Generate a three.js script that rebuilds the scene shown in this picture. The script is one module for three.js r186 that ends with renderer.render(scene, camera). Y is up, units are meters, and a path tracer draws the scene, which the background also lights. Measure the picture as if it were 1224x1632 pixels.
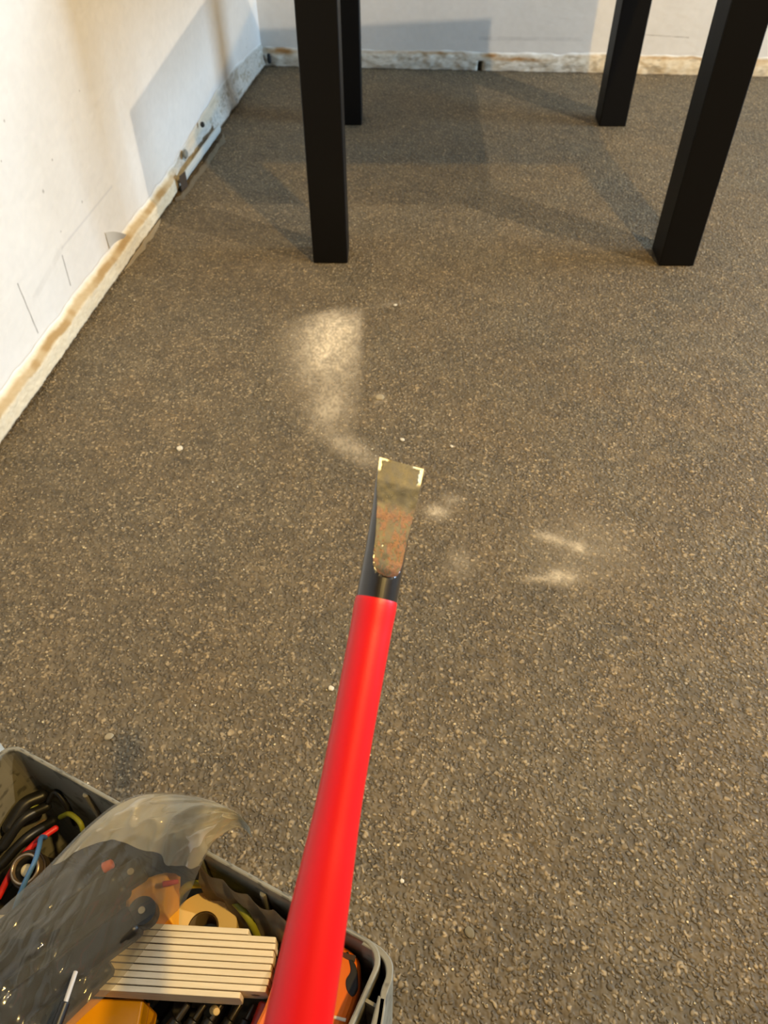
import * as THREE from 'three';
import { RoundedBoxGeometry } from 'three/addons/geometries/RoundedBoxGeometry.js';
import { mergeGeometries, mergeVertices } from 'three/addons/utils/BufferGeometryUtils.js';
import { RectAreaLightUniformsLib } from 'three/addons/lights/RectAreaLightUniformsLib.js';

// ------------------------------------------------------------------ camera, lights, exposure
const scene = new THREE.Scene();
scene.background = new THREE.Color(0x000000);
const camera = new THREE.PerspectiveCamera(66.15, 1224 / 1632, 0.02, 30);
camera.position.set(0, 0.5833, 0);
camera.rotation.set(-0.81512, 0, -0.00403, 'YXZ');
camera.focus = 0.42; camera.userData.fStop = 20;
const renderer = new THREE.WebGLRenderer({ antialias: true });
renderer.setSize(1224, 1632, false);
renderer.toneMapping = THREE.LinearToneMapping;
renderer.toneMappingExposure = 1.0;
renderer.shadowMap.enabled = true;
RectAreaLightUniformsLib.init();

const LAMP_C = { pos: [1.833, 2.178, -0.018], power: 13.6, color: [1.0, 0.85, 0.64], aim: [0.20, 0, -1.25], angle: 40.5 };   // bulb by the right wall
const LAMP_B = { pos: [0.601, 1.50, 0.097], power: 7.0, color: [1.0, 0.67, 0.22], aim: [0.1, 0, -1.15], angle: 51 };  // bulb hanging beside the viewer
const WINDOW = { x: 2.70, z0: -1.60, z1: -0.50, y0: 0.38, y1: 1.13, power: 41.0, color: [0.51, 0.74, 1.0] };

// ------------------------------------------------------------------ helpers
function rng(seed) { let a = seed >>> 0; return () => { a = (a + 0x6D2B79F5) | 0; let t = Math.imul(a ^ (a >>> 15), 1 | a); t = (t + Math.imul(t ^ (t >>> 7), 61 | t)) ^ t; return ((t ^ (t >>> 14)) >>> 0) / 4294967296; }; }
const LAT = (() => { const r = rng(77), a = new Float32Array(65536); for (let i = 0; i < 65536; i++) a[i] = r(); return a; })();
function vn(x, y, per = 256) {           // value noise, lattice wraps at per
  const xi = Math.floor(x), yi = Math.floor(y), fx = x - xi, fy = y - yi;
  const u = fx * fx * (3 - 2 * fx), v = fy * fy * (3 - 2 * fy);
  const m = (n) => ((n % per) + per) % per;
  const x0 = m(xi), x1 = m(xi + 1), y0 = m(yi) * 256, y1 = m(yi + 1) * 256;
  const a = LAT[(x0 + y0) & 65535], b = LAT[(x1 + y0) & 65535], c = LAT[(x0 + y1) & 65535], d = LAT[(x1 + y1) & 65535];
  return a + (b - a) * u + (c - a) * v + (a - b - c + d) * u * v;
}
function fbm(x, y, o = 4) { let s = 0, w = 0.5, t = 0; for (let i = 0; i < o; i++) { s += w * vn(x, y); t += w; x = x * 2.03 + 17.3; y = y * 2.03 + 5.1; w *= 0.5; } return s / t; }
const clamp = (x, a = 0, b = 1) => Math.min(b, Math.max(a, x));
const smooth = (a, b, x) => { const t = clamp((x - a) / (b - a)); return t * t * (3 - 2 * t); };
const mix = (a, b, t) => a + (b - a) * t;
function tex(w, h, fn, srgb = true, wrap = THREE.RepeatWrapping) {     // fn(x, y) -> [r,g,b(,a)] 0..255
  const d = new Uint8Array(w * h * 4);
  for (let y = 0; y < h; y++) for (let x = 0; x < w; x++) { const c = fn(x, y), i = (y * w + x) * 4; d[i] = clamp(c[0], 0, 255); d[i + 1] = clamp(c[1], 0, 255); d[i + 2] = clamp(c[2], 0, 255); d[i + 3] = c.length > 3 ? c[3] : 255; }
  const t = new THREE.DataTexture(d, w, h); t.magFilter = THREE.LinearFilter; t.minFilter = THREE.LinearMipmapLinearFilter; t.generateMipmaps = true;
  t.wrapS = t.wrapT = wrap; if (srgb) t.colorSpace = THREE.SRGBColorSpace; t.needsUpdate = true; return t;
}
const rgb = (r, g, b) => new THREE.Color().setRGB(r / 255, g / 255, b / 255, THREE.SRGBColorSpace);
const std = (c, rough = 0.6, extra = {}) => new THREE.MeshStandardMaterial({ color: c, roughness: rough, ...extra });
const phy = (c, rough = 0.6, extra = {}) => new THREE.MeshPhysicalMaterial({ color: c, roughness: rough, ...extra });
const used = {};
function numbered(n) { const k = used[n] = (used[n] ?? -1) + 1; return k ? `${n}_${String(k).padStart(3, '0')}` : n; }
function mesh(name, geo, mat, parent) {
  const m = new THREE.Mesh(geo, mat); m.name = numbered(name); m.castShadow = m.receiveShadow = true; (parent ?? scene).add(m); return m;
}
function thing(name, label, category, pos = [0, 0, 0], group) {
  const g = new THREE.Group(); g.name = numbered(name); g.position.set(...pos); scene.add(g);
  g.userData = { label, category }; if (group) g.userData.group = group; return g;
}
function tag(o, label, category, group) { o.userData.label = label; o.userData.category = category; if (group) o.userData.group = group; return o; }
function structure(o, label) { o.userData.kind = 'structure'; if (label) o.userData.label = label; return o; }
const V = (a) => new THREE.Vector3(...a);
function tube(pts, r, seg = 40, rad = 10, closed = false) { return new THREE.TubeGeometry(new THREE.CatmullRomCurve3(pts.map(V), closed, 'centripetal'), seg, r, rad, closed); }
function rel(pts, o) { return pts.map((p) => [p[0] - o[0], p[1] - o[1], p[2] - o[2]]); }
function rod(a, b, r0, r1 = r0, seg = 16) {     // capped tapered cylinder from a to b with softened ends
  const A = V(a), B = V(b), L = A.distanceTo(B), c = Math.min(r0, r1) * 0.25;
  const g = new THREE.LatheGeometry([[0, 0], [r0 - c, 0], [r0, c], [r1, L - c], [r1 - c, L], [0, L]].map((p) => new THREE.Vector2(Math.max(p[0], 1e-6), p[1])), seg);
  g.applyQuaternion(new THREE.Quaternion().setFromUnitVectors(new THREE.Vector3(0, 1, 0), B.clone().sub(A).normalize())); g.translate(...a); return g;
}
function capTube(pts, r, seg = 40, rad = 10) {   // tube with round ends
  const a = V(pts[0]), b = V(pts[pts.length - 1]);
  const s1 = new THREE.SphereGeometry(r, rad, 8).translate(a.x, a.y, a.z), s2 = new THREE.SphereGeometry(r, rad, 8).translate(b.x, b.y, b.z);
  return mergeGeometries([tube(pts, r, seg, rad), s1, s2]);
}
function prism(outline, y0, y1, bevel = 0.001) {  // outline: [x, z] in world, extruded upward with rounded edges
  const s = new THREE.Shape(outline.map((p) => new THREE.Vector2(p[0], -p[1])));
  const g = new THREE.ExtrudeGeometry(s, { depth: y1 - y0 - 2 * bevel, bevelEnabled: true, bevelThickness: bevel, bevelSize: bevel, bevelOffset: -bevel, bevelSegments: 3, curveSegments: 16 });
  g.rotateX(-Math.PI / 2); g.translate(0, y0 + bevel, 0); return g;
}
function spline2(pts, n, closed = false) { const c = new THREE.CatmullRomCurve3(pts.map((p) => new THREE.Vector3(p[0], 0, p[1])), closed, 'centripetal'); return c.getPoints(n).map((p) => [p.x, p.z]); }
function grid(nu, nv, fn, uvfn) {                 // parametric sheet, fn(u, v) -> [x, y, z]
  const pos = [], uv = [], idx = [];
  for (let j = 0; j <= nv; j++) for (let i = 0; i <= nu; i++) { const u = i / nu, v = j / nv; pos.push(...fn(u, v)); uv.push(...(uvfn ? uvfn(u, v) : [u, v])); }
  for (let j = 0; j < nv; j++) for (let i = 0; i < nu; i++) { const a = j * (nu + 1) + i, b = a + 1, c = a + nu + 1, d = c + 1; idx.push(a, b, d, a, d, c); }
  const g = new THREE.BufferGeometry(); g.setAttribute('position', new THREE.Float32BufferAttribute(pos, 3)); g.setAttribute('uv', new THREE.Float32BufferAttribute(uv, 2)); g.setIndex(idx); g.computeVertexNormals(); return g;
}

// ------------------------------------------------------------------ the floor: dark gritty screed
const FT = 2048, FM = 0.8;                          // texels and metres of one repeat
const floorTex = (() => {
  const r = rng(5), N = FT, h = new Float32Array(N * N), tone = new Float32Array(N * N), warm = new Float32Array(N * N);
  for (let y = 0; y < N; y++) for (let x = 0; x < N; x++) {
    const i = y * N + x, a = vn(x / 64, y / 64, 32), b = vn(x / 16 + 9, y / 16, 128), c = vn(x / 8, y / 8 + 3, 256), d = vn(x / 4 + 31, y / 4 + 7, 256);
    tone[i] = 0.175 + 0.05 * a + 0.05 * b + 0.07 * c + 0.04 * d; h[i] = 0.2 * b + 0.25 * c + 0.15 * d; warm[i] = vn(x / 128, y / 128 + 40, 16);
  }
  for (let k = 0; k < 95000; k++) {               // soft lumps of aggregate and the small pits between them
    const cx = r() * N, cy = r() * N, pit = r() < 0.07, big = r(), L = pit ? 1.6 + 2.4 * r() : 2.2 + 3.0 * r() + (big > 0.93 ? 3.5 * r() : 0), W = L * (0.42 + 0.5 * r()), an = r() * Math.PI, ca = Math.cos(an), sa = Math.sin(an);
    const t = pit ? 0.14 + 0.08 * r() : 0.26 + 0.32 * Math.pow(r(), 1.9), dh = pit ? -0.35 : 0.05 + 0.45 * r(), R = Math.ceil(L) + 1, bend = (r() - 0.5) * 0.5;
    for (let dy = -R; dy <= R; dy++) for (let dx = -R; dx <= R; dx++) {
      const u = (dx * ca + dy * sa) / L, v = (-dx * sa + dy * ca) / W + bend * u * u, q = u * u + v * v; if (q > 1) continue;
      const x = (Math.floor(cx + dx) + N) % N, y = (Math.floor(cy + dy) + N) % N, i = y * N + x, w = (1 - q * q) * 0.8;
      tone[i] += (t - tone[i]) * w; h[i] += (0.45 + dh - h[i]) * w;
    }
  }
  for (let k = 0; k < 1700; k++) {                // pale mineral specks
    const cx = r() * N, cy = r() * N, s = 1 + 2.2 * r() * r(), R = Math.ceil(s);
    for (let dy = -R; dy <= R; dy++) for (let dx = -R; dx <= R; dx++) { if (dx * dx + dy * dy > s * s) continue; const i = ((Math.floor(cy + dy) + N) % N) * N + (Math.floor(cx + dx) + N) % N; tone[i] = 0.56 + 0.25 * r(); h[i] = 0.9; }
  }
  const map = tex(N, N, (x, y) => { const i = y * N + x, t = (0.30 + (tone[i] - 0.30) * 0.85) * 255 * 1.44, w = warm[i] - 0.5; return [t * (1.06 + 0.03 * w), t * 0.93, t * (0.71 - 0.03 * w)]; });
  const bump = tex(N, N, (x, y) => { const v = clamp(h[y * N + x]) * 255; return [v, v, v]; }, false);
  const rough = tex(N, N, (x, y) => { const v = 255 * clamp(0.92 - 0.45 * smooth(0.45, 0.75, tone[y * N + x])); return [v, v, v]; }, false);
  return { map, bump, rough };
})();
{
  const X0 = -0.9, X1 = 2.95, Z0 = -2.2, Z1 = 1.85, nx = 96, nz = 100, col = [];
  const g = grid(nx, nz, (u, v) => [mix(X0, X1, u), 0, mix(Z0, Z1, v)], (u, v) => [mix(X0, X1, u) / FM, -mix(Z0, Z1, v) / FM]);
  const p = g.attributes.position;
  for (let i = 0; i < p.count; i++) {            // old stains and worn patches in the screed
    const x = p.getX(i), z = p.getZ(i), a = fbm(x * 5 + 3, z * 5 + 9, 3), b = fbm(x * 9 + 31, z * 9, 3);
    const k = 0.80 + 0.22 * (a - 0.5), w = smooth(0.5, 0.68, b);
    col.push(k * (1 + 0.02 * w), k * (1 - 0.005 * w), k * (1 - 0.05 * w));
  }
  g.setAttribute('color', new THREE.Float32BufferAttribute(col, 3));
  const idx = g.index.array; for (let i = 0; i < idx.length; i += 3) { const t = idx[i]; idx[i] = idx[i + 1]; idx[i + 1] = t; } g.computeVertexNormals();
  const m = new THREE.MeshStandardMaterial({ map: floorTex.map, bumpMap: floorTex.bump, bumpScale: 0.0028, roughnessMap: floorTex.rough, roughness: 0.85, vertexColors: true });
  const f = structure(mesh('floor', g, m), 'dark brown gritty screed floor with pale flecks');
  mesh('slab', new THREE.BoxGeometry(X1 - X0, 0.12, Z1 - Z0).translate((X0 + X1) / 2, -0.0605, (Z0 + Z1) / 2), std(rgb(70, 62, 52), 0.95), f);
}
// plaster dust: loose pale powder with its own ragged outline
function dust(name, label, cx, cz, w, d, fn) {
  const N = 512;
  const a = tex(N, N, (x, y) => { const v = 255 * clamp(fn(cx + (x / (N - 1) - 0.5) * w, cz - (y / (N - 1) - 0.5) * d)); return [v, v, v]; }, false, THREE.ClampToEdgeWrapping);
  const c = tex(256, 256, (x, y) => { const t = 0.72 + 0.3 * vn(x / 2, y / 2) + 0.15 * vn(x / 9, y / 9); return [214 * t, 196 * t, 166 * t]; });
  const g = new THREE.PlaneGeometry(w, d).rotateX(-Math.PI / 2);
  const m = mesh(name, g, new THREE.MeshStandardMaterial({ map: c, alphaMap: a, transparent: true, roughness: 1, bumpMap: c, bumpScale: 0.001 }));
  m.position.set(cx, 0.0012, cz); tag(m, label, 'dust'); m.userData.kind = 'stuff'; m.castShadow = false; return m;
}
const blob = (x, z, cx, cz, rx, rz, turn = 0) => { const c = Math.cos(turn), s = Math.sin(turn), u = ((x - cx) * c + (z - cz) * s) / rx, v = (-(x - cx) * s + (z - cz) * c) / rz; return Math.exp(-(u * u + v * v) * 1.4); };
const grain = (x, z) => 0.35 + 0.75 * fbm(x * 260, z * 260, 3) + 0.5 * (fbm(x * 45 + 7, z * 45, 3) - 0.5);
dust('plaster_dust', 'pale smear of plaster dust on the floor, largest patch in front of the table legs', -0.045, -0.78, 0.25, 0.40, (x, z) => {
  const edge = smooth(-0.022 + 0.004 * fbm(z * 60, 2), -0.034, x) , top = smooth(-0.938, -0.915 , z - 0.5 * Math.max(0, -0.065 - x) * 0.9);
  let a = 0.80 * blob(x, z, -0.062, -0.885, 0.050, 0.050) + 0.95 * blob(x, z, -0.075, -0.825, 0.045, 0.075) + 0.35 * blob(x, z, -0.05, -0.82, 0.05, 0.11);
  a *= edge * top;
  a += 0.85 * blob(x, z, -0.063, -0.715, 0.026, 0.040) + 0.75 * blob(x, z, -0.036, -0.645, 0.044, 0.016, 0.75) + 0.8 * blob(x, z, -0.0046, -0.733, 0.008, 0.010) + 0.35 * blob(x, z, 0.008, -0.935, 0.03, 0.006, -0.25);
  const fade = smooth(0.5, 0.40, Math.abs(x + 0.045) / 0.25) * smooth(0.5, 0.42, Math.abs(z + 0.78) / 0.40);
  return a * fade * (0.55 + 0.45 * grain(x, z)) * 0.80;
});
dust('plaster_dust', 'small pale dust blot on the floor right beside the steel tool tip', 0.062, -0.53, 0.10, 0.17, (x, z) => {
  const a = blob(x, z, 0.053, -0.548, 0.013, 0.012) + 0.4 * blob(x, z, 0.07, -0.566, 0.012, 0.012) + 0.4 * blob(x, z, 0.073, -0.48, 0.015, 0.02);
  return a * smooth(0.5, 0.4, Math.abs(x - 0.062) / 0.10) * smooth(0.5, 0.4, Math.abs(z + 0.53) / 0.17) * grain(x, z) * 0.9;
});
dust('plaster_dust', 'scattered pale dust marks on the open floor, nearest the right edge of the photo', 0.17, -0.49, 0.18, 0.16, (x, z) => {
  const a = 0.9 * blob(x, z, 0.166, -0.464, 0.018, 0.011) + 0.5 * blob(x, z, 0.142, -0.461, 0.014, 0.005) + 0.55 * blob(x, z, 0.165, -0.512, 0.022, 0.008, 0.4) + 0.7 * blob(x, z, 0.19, -0.500, 0.009, 0.008) + 0.22 * blob(x, z, 0.2, -0.50, 0.06, 0.05);
  return a * smooth(0.5, 0.4, Math.abs(x - 0.17) / 0.18) * smooth(0.5, 0.4, Math.abs(z + 0.49) / 0.16) * (0.4 + 0.6 * grain(x, z)) * 1.0;
});

// ------------------------------------------------------------------ walls and ceiling
const CORNER = [-0.262, -1.90], LD = [-0.1368, 0.99060], LN = [0.9906, 0.1368], BD = [0.99722, 0.07443], BN = [-0.07443, 0.99722];
const H = 2.75;
const wallTex = (seed, marks) => tex(2048, 1024, (x, y) => {       // 2 m x 1 m of rough white paint
  const s = x / 1024, h = y / 1024, n = 0.5 * fbm(x / 40 + seed, y / 40, 3) + 0.5 * fbm(x / 9, y / 9 + seed, 2), b = fbm(x / 160 + seed * 3, y / 160, 3);
  let t = 0.955 + 0.05 * (n - 0.5), c = [243 * t, 238 * t - 3 * b, 231 * t - 8 * b];
  for (const m of marks) { const k = m(s, h); if (k[0] > 0) c = [mix(c[0], k[1], k[0]), mix(c[1], k[2], k[0]), mix(c[2], k[3], k[0])]; }
  return c;
}, true, THREE.MirroredRepeatWrapping);
const seg = (s, h, a, b, w) => { const dx = b[0] - a[0], dy = b[1] - a[1], L = dx * dx + dy * dy, t = clamp(((s - a[0]) * dx + (h - a[1]) * dy) / L), d = Math.hypot(s - a[0] - t * dx, h - a[1] - t * dy); return smooth(w, w * 0.4, d); };
const spot = (s, h, a, r) => smooth(r, r * 0.4, Math.hypot(s - a[0], h - a[1]));
const leftDots = [[0.109, 0.066, 0.0022], [0.103, 0.080, 0.0015], [1.03, 0.26, 0.002], [1.06, 0.23, 0.0015], [1.15, 0.155, 0.004], [0.96, 0.19, 0.002], [0.92, 0.12, 0.0022], [1.12, 0.30, 0.0018], [0.85, 0.23, 0.0015], [0.99, 0.115, 0.0016], [1.0, 0.17, 0.003]];
const leftMarks = [
  (s, h) => [0.75 * seg(s, h, [1.110, 0.113], [1.107, 0.046], 0.0013) * (0.5 + 0.5 * fbm(h * 200, s * 50, 2)), 120, 112, 102],
  (s, h) => [0.65 * seg(s, h, [1.004, 0.090], [1.007, 0.051], 0.0016), 140, 132, 124],
  (s, h) => { let k = 0; for (const d of leftDots) k = Math.max(k, spot(s, h, d, d[2])); return [0.5 * k, 140, 130, 118]; },
  (s, h) => [0.16 * seg(s, h, [0.83, 0.10], [1.0, 0.098], 0.0022), 150, 146, 150],
  (s, h) => [0.14 * seg(s, h, [1.0, 0.098], [1.09, 0.082], 0.006) * fbm(s * 90, h * 90, 2), 150, 140, 130],
];
const backMarks = [
  (s, h) => [0.35 * seg(s, h, [0.80, 0.073], [0.90, 0.069], 0.0014) * (0.4 + fbm(s * 120, h * 40, 2)), 120, 108, 92],
  (s, h) => [0.25 * seg(s, h, [0.47, 0.06], [0.68, 0.062], 0.005) * fbm(s * 60, h * 200, 2), 150, 145, 140],
];
const bumpWall = tex(1024, 1024, (x, y) => { const v = 255 * (0.6 * fbm(x / 60, y / 60, 3) + 0.4 * fbm(x / 7, y / 7, 2)); return [v, v, v]; }, false);
bumpWall.repeat.set(1, 1);
function wallMat(map, b = 0.0012) { return new THREE.MeshStandardMaterial({ map, bumpMap: bumpWall, bumpScale: b, roughness: 0.85 }); }
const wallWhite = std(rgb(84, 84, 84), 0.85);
function wallGeo(origin, D, Nn, s0, s1, y0, y1, T = 0.12) {    // slab whose inner face passes through origin along D
  const g = new THREE.BoxGeometry(s1 - s0, y1 - y0, T); const p = g.attributes.position, uv = g.attributes.uv;
  for (let i = 0; i < p.count; i++) {
    const s = p.getX(i) + (s0 + s1) / 2, y = p.getY(i) + (y0 + y1) / 2, n = p.getZ(i) - T / 2;
    p.setXYZ(i, origin[0] + D[0] * s + Nn[0] * n, y, origin[1] + D[1] * s + Nn[1] * n); uv.setXY(i, s / 2, y);
  }
  const n = new THREE.Vector3().crossVectors(new THREE.Vector3(D[0], 0, D[1]), new THREE.Vector3(0, 1, 0)); // handedness check
  if (n.x * Nn[0] + n.z * Nn[1] < 0) { const ix = g.index.array; for (let i = 0; i < ix.length; i += 3) { const t = ix[i]; ix[i] = ix[i + 1]; ix[i + 1] = t; } }
  g.computeVertexNormals(); return g;
}
const leftWall = structure(mesh('wall_left', wallGeo(CORNER, LD, LN, -0.13, 3.65, 0, H), wallMat(wallTex(3, leftMarks))), 'rough white painted wall with scuffs, baseboard torn away');
structure(mesh('wall_back', wallGeo(CORNER, BD, BN, -0.13, 3.10, 0, H), wallMat(wallTex(9, backMarks), 0.0007)), 'white wall behind the black table');
structure(mesh('wall_front', wallGeo([-0.9, 1.72], [1, 0], [0, -1], -0.1, 3.9, 0, H), std(rgb(62, 54, 48), 0.9)), 'dark brown wall behind the viewer');
{
  const W = WINDOW, O = [W.x, 0], D = [0, 1], N = [-1, 0];
  const parts = [wallGeo(O, D, N, -1.85, W.z0, 0, H), wallGeo(O, D, N, W.z1, 1.84, 0, H), wallGeo(O, D, N, W.z0, W.z1, 0, W.y0), wallGeo(O, D, N, W.z0, W.z1, W.y1, H)];
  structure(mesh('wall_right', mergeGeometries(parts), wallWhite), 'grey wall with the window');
  const g = structure(new THREE.Group(), 'daylit window in the right wall'); g.name = 'window_1'; scene.add(g);
  const fm = std(rgb(235, 235, 232), 0.4), zc = (W.z0 + W.z1) / 2, yc = (W.y0 + W.y1) / 2, zw = W.z1 - W.z0, yh = W.y1 - W.y0;
  const bar = (y, z, h, d) => new RoundedBoxGeometry(0.06, h, d, 2, 0.006).translate(W.x + 0.05, y, z);
  mesh('window_frame', mergeGeometries([bar(W.y0 + 0.03, zc, 0.06, zw), bar(W.y1 - 0.03, zc, 0.06, zw), bar(yc, W.z0 + 0.03, yh, 0.06), bar(yc, W.z1 - 0.03, yh, 0.06), bar(yc, zc, yh, 0.07)]), fm, g);
  const pm = new THREE.MeshStandardMaterial({ color: 0x111111, roughness: 0.2, emissive: new THREE.Color(...W.color), emissiveIntensity: 1.6 });
  for (const k of [-1, 1]) mesh('window_pane', new THREE.BoxGeometry(0.008, yh - 0.1, zw / 2 - 0.08).translate(W.x + 0.055, yc, zc + k * (zw / 4 - 0.002)), pm, g);
  mesh('window_sill', new RoundedBoxGeometry(0.2, 0.03, zw + 0.1, 2, 0.006).translate(W.x + 0.01, W.y0 - 0.015, zc), fm, g);
  const L = new THREE.RectAreaLight(new THREE.Color(...W.color), W.power, zw - 0.12, yh - 0.12); L.name = 'window_light';
  L.position.set(W.x - 0.002, yc, zc); L.lookAt(0, yc, zc); scene.add(L);
}
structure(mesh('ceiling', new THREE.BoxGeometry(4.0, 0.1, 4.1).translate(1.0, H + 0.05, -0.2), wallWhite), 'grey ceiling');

// ragged plaster left where the baseboards came off
function ragged(name, label, O, D, Nn, s0, s1, prof, color, parent) {
  const NU = Math.round((s1 - s0) / 0.003), NV = 18;
  const g = grid(NU, NV, (u, v) => { const s = mix(s0, s1, u), [n, y] = prof(s, v); return [O[0] + D[0] * s + Nn[0] * n, y, O[1] + D[1] * s + Nn[1] * n]; }, (u, v) => [u, v]);
  const t = tex(2048, 128, (x, y) => { const s = mix(s0, s1, x / 2047), v = y / 127, [, h] = prof(s, v); return color(s, h, v); }, true, THREE.ClampToEdgeWrapping);
  const m = new THREE.MeshStandardMaterial({ map: t, roughness: 0.95, side: THREE.DoubleSide });
  return structure(mesh(name, g, m, parent), label);
}
const lerpTable = (T, x) => { if (x <= T[0][0]) return T[0][1]; for (let i = 1; i < T.length; i++) if (x < T[i][0]) return mix(T[i - 1][1], T[i][1], (x - T[i - 1][0]) / (T[i][0] - T[i - 1][0])); return T[T.length - 1][1]; };
const leftTop = [[0, 0.045], [0.2, 0.060], [0.33, 0.060], [0.42, 0.052], [0.52, 0.044], [0.62, 0.036], [0.8, 0.036], [1.2, 0.040], [2, 0.040]];
function leftProf(s, v) {
  const top = lerpTable(leftTop, s) + 0.006 * (fbm(s * 35, 3, 3) - 0.5), y = v * top;
  const far = smooth(0.66, 0.58, s);
  let n = mix(0.011 * smooth(1.0, 0.62, v) , 0.008 * smooth(1.0, 0.1, v) , far);
  n += (0.002 + 0.004 * far) * (fbm(s * 70 + 5, v * 4 + 2, 3) - 0.5) * smooth(1, 0.9, v) + 0.002 * (fbm(s * 300, v * 9, 2) - 0.5) * smooth(1, 0.9, v);
  if (v < 0.12) n -= 0.004 * (1 - v / 0.12);
  return [Math.max(n, 0.0004) + 0.0004, y + 0.0002];
}
const trimL = ragged('trim_1', 'ragged cream plaster edge along the foot of the left wall', CORNER, LD, LN, 0.0, 2.0, leftProf, (s, h, v) => {
  const n = fbm(s * 160, h * 400, 3), far = smooth(0.66, 0.58, s);
  let c = [236 - 20 * n, 222 - 24 * n, 194 - 30 * n].map((q, i) => mix(q, [214, 208, 196][i] - 34 * n, far));
  const bm = 0.75 + 0.08 * (fbm(s * 30, 9, 2) - 0.5), band = smooth(0.14, 0.04, Math.abs(v - bm)) * (1 - far) * (0.55 + 0.45 * smooth(0.36, 0.60, fbm(s * 26 + 4, 1.5, 3)));
  c = c.map((q, i) => mix(q, [158, 122, 70][i], 0.80 * band));
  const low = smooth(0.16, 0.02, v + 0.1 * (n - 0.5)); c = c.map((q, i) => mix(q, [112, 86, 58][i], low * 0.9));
  const dk = far * smooth(0.55, 0.75, fbm(s * 40, h * 120 + 8, 3)); c = c.map((q, i) => mix(q, [150, 136, 114][i], 0.55 * dk));
  const tp = smooth(0.86, 0.99, v); c = c.map((q, i) => mix(q, [240, 236, 228][i], tp));
  const warmS = far * smooth(0.30, 0.36, s) * smooth(0.56, 0.5, s) * smooth(0.55, 0.75, v); c = c.map((q, i) => mix(q, [224, 200, 166][i], 0.7 * warmS));
  return c;
});
{
  const P = (s, n, y) => [CORNER[0] + LD[0] * s + LN[0] * n, y, CORNER[1] + LD[1] * s + LN[1] * n];
  const ang = Math.atan2(LD[0], LD[1]);
  // grey profile strip still fixed in front of the plaster
  const g = grid(60, 10, (u, v) => { const s = mix(0.40, 0.615, u), a = v * 2 * Math.PI; return P(s, 0.017 + 0.0035 * Math.cos(a), 0.0175 + 0.0075 * Math.sin(a) + 0.0014 * (fbm(s * 60, 4, 2) - 0.5)); });
  mesh('strip_remnant', mergeVertices(g), std(rgb(190, 190, 182), 0.7, { side: THREE.DoubleSide }), trimL).userData.label = 'grey strip left at the foot of the left wall';
  const g2 = grid(120, 6, (u, v) => { const s = mix(0.38, 0.66, u), e = Math.sin(Math.PI * Math.min(1, u * 8 < 1 ? u * 8 * 0.5 : (1 - u) < 0.05 ? (1 - u) * 10 : 0.5)); return P(s, 0.016 + v * (0.012 + 0.010 * (fbm(s * 40, 7, 3) - 0.4)) * e, 0.0005 + 0.005 * Math.sin(Math.PI * clamp(v)) * (0.6 + 0.8 * fbm(s * 90, v * 3, 2))); });
  mesh('loose_plaster', g2, std(rgb(104, 90, 68), 0.95, { side: THREE.DoubleSide }), trimL).userData.label = 'brown crumbled plaster lying along the wall foot';
  const g3 = grid(50, 6, (u, v) => { const s = mix(0.72, 0.88, u), e = Math.sqrt(Math.sin(Math.PI * clamp(u, 0.001, 0.999))); return P(s, 0.010 + v * (0.008 + 0.006 * (fbm(s * 60, 3, 2) - 0.5)) * e, 0.0005 + 0.006 * Math.sin(Math.PI * v) * e); });
  mesh('loose_plaster', g3, std(rgb(138, 120, 90), 0.95, { side: THREE.DoubleSide }), trimL).userData.label = 'tan plaster flake lying along the wall foot';
  // torn wallpaper tab sticking out of the wall
  const f = grid(8, 8, (u, v) => { const s = mix(0.886, 0.846, u), y = mix(0.061, 0.050 - 0.012 * u, u) - v * (1 - u * 0.6) * 0.024; return P(s, 0.0015 + 0.010 * (1 - v) * u, y); });
  mesh('paper_tab', f, std(rgb(205, 200, 190), 0.9, { side: THREE.DoubleSide }), trimL).userData.label = 'torn triangular paper tab';
  const hole = new THREE.SphereGeometry(0.004, 12, 8).scale(1, 1.2, 1).translate(...P(0.463, 0.010, 0.047));
  mesh('screw_plug', hole, std(rgb(60, 54, 46), 0.9), trimL);
  const tab = new THREE.SphereGeometry(0.008, 12, 8).scale(0.5, 0.9, 1.1).translate(...P(0.561, 0.008, 0.036));
  mesh('grey_filler', tab, std(rgb(128, 128, 120), 0.9), trimL);
  const gap = grid(6, 4, (u, v) => P(0.612 + u * 0.02, 0.0225 - 0.004 * u, 0.004 + v * 0.026)); mesh('dark_crack', gap, std(rgb(70, 56, 42), 0.95, { side: THREE.DoubleSide }), trimL);
  // dark pipe stub in the corner
  mesh('pipe_stub', new THREE.CapsuleGeometry(0.004, 0.012, 6, 12).translate(-0.262 + 0.017, 0.018, -1.884), std(rgb(24, 24, 24), 0.6), trimL).userData.label = 'black stub in the room corner';
}
function backProf(s, v) {
  const top = 0.036 + 0.010 * (fbm(s * 22 + 3, 8, 3) - 0.5), y = v * top;
  let n = 0.009 * Math.sqrt(smooth(1.0, 0.35, v)) + 0.005 * (fbm(s * 60, v * 4, 3) - 0.5) * smooth(1, 0.9, v);
  n -= 0.009 * smooth(0.007, 0.003, Math.abs(s - 0.474)) * smooth(0.6, 0.4, v);
  return [Math.max(n, 0.0003) + 0.0004, y + 0.0002];
}
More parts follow.
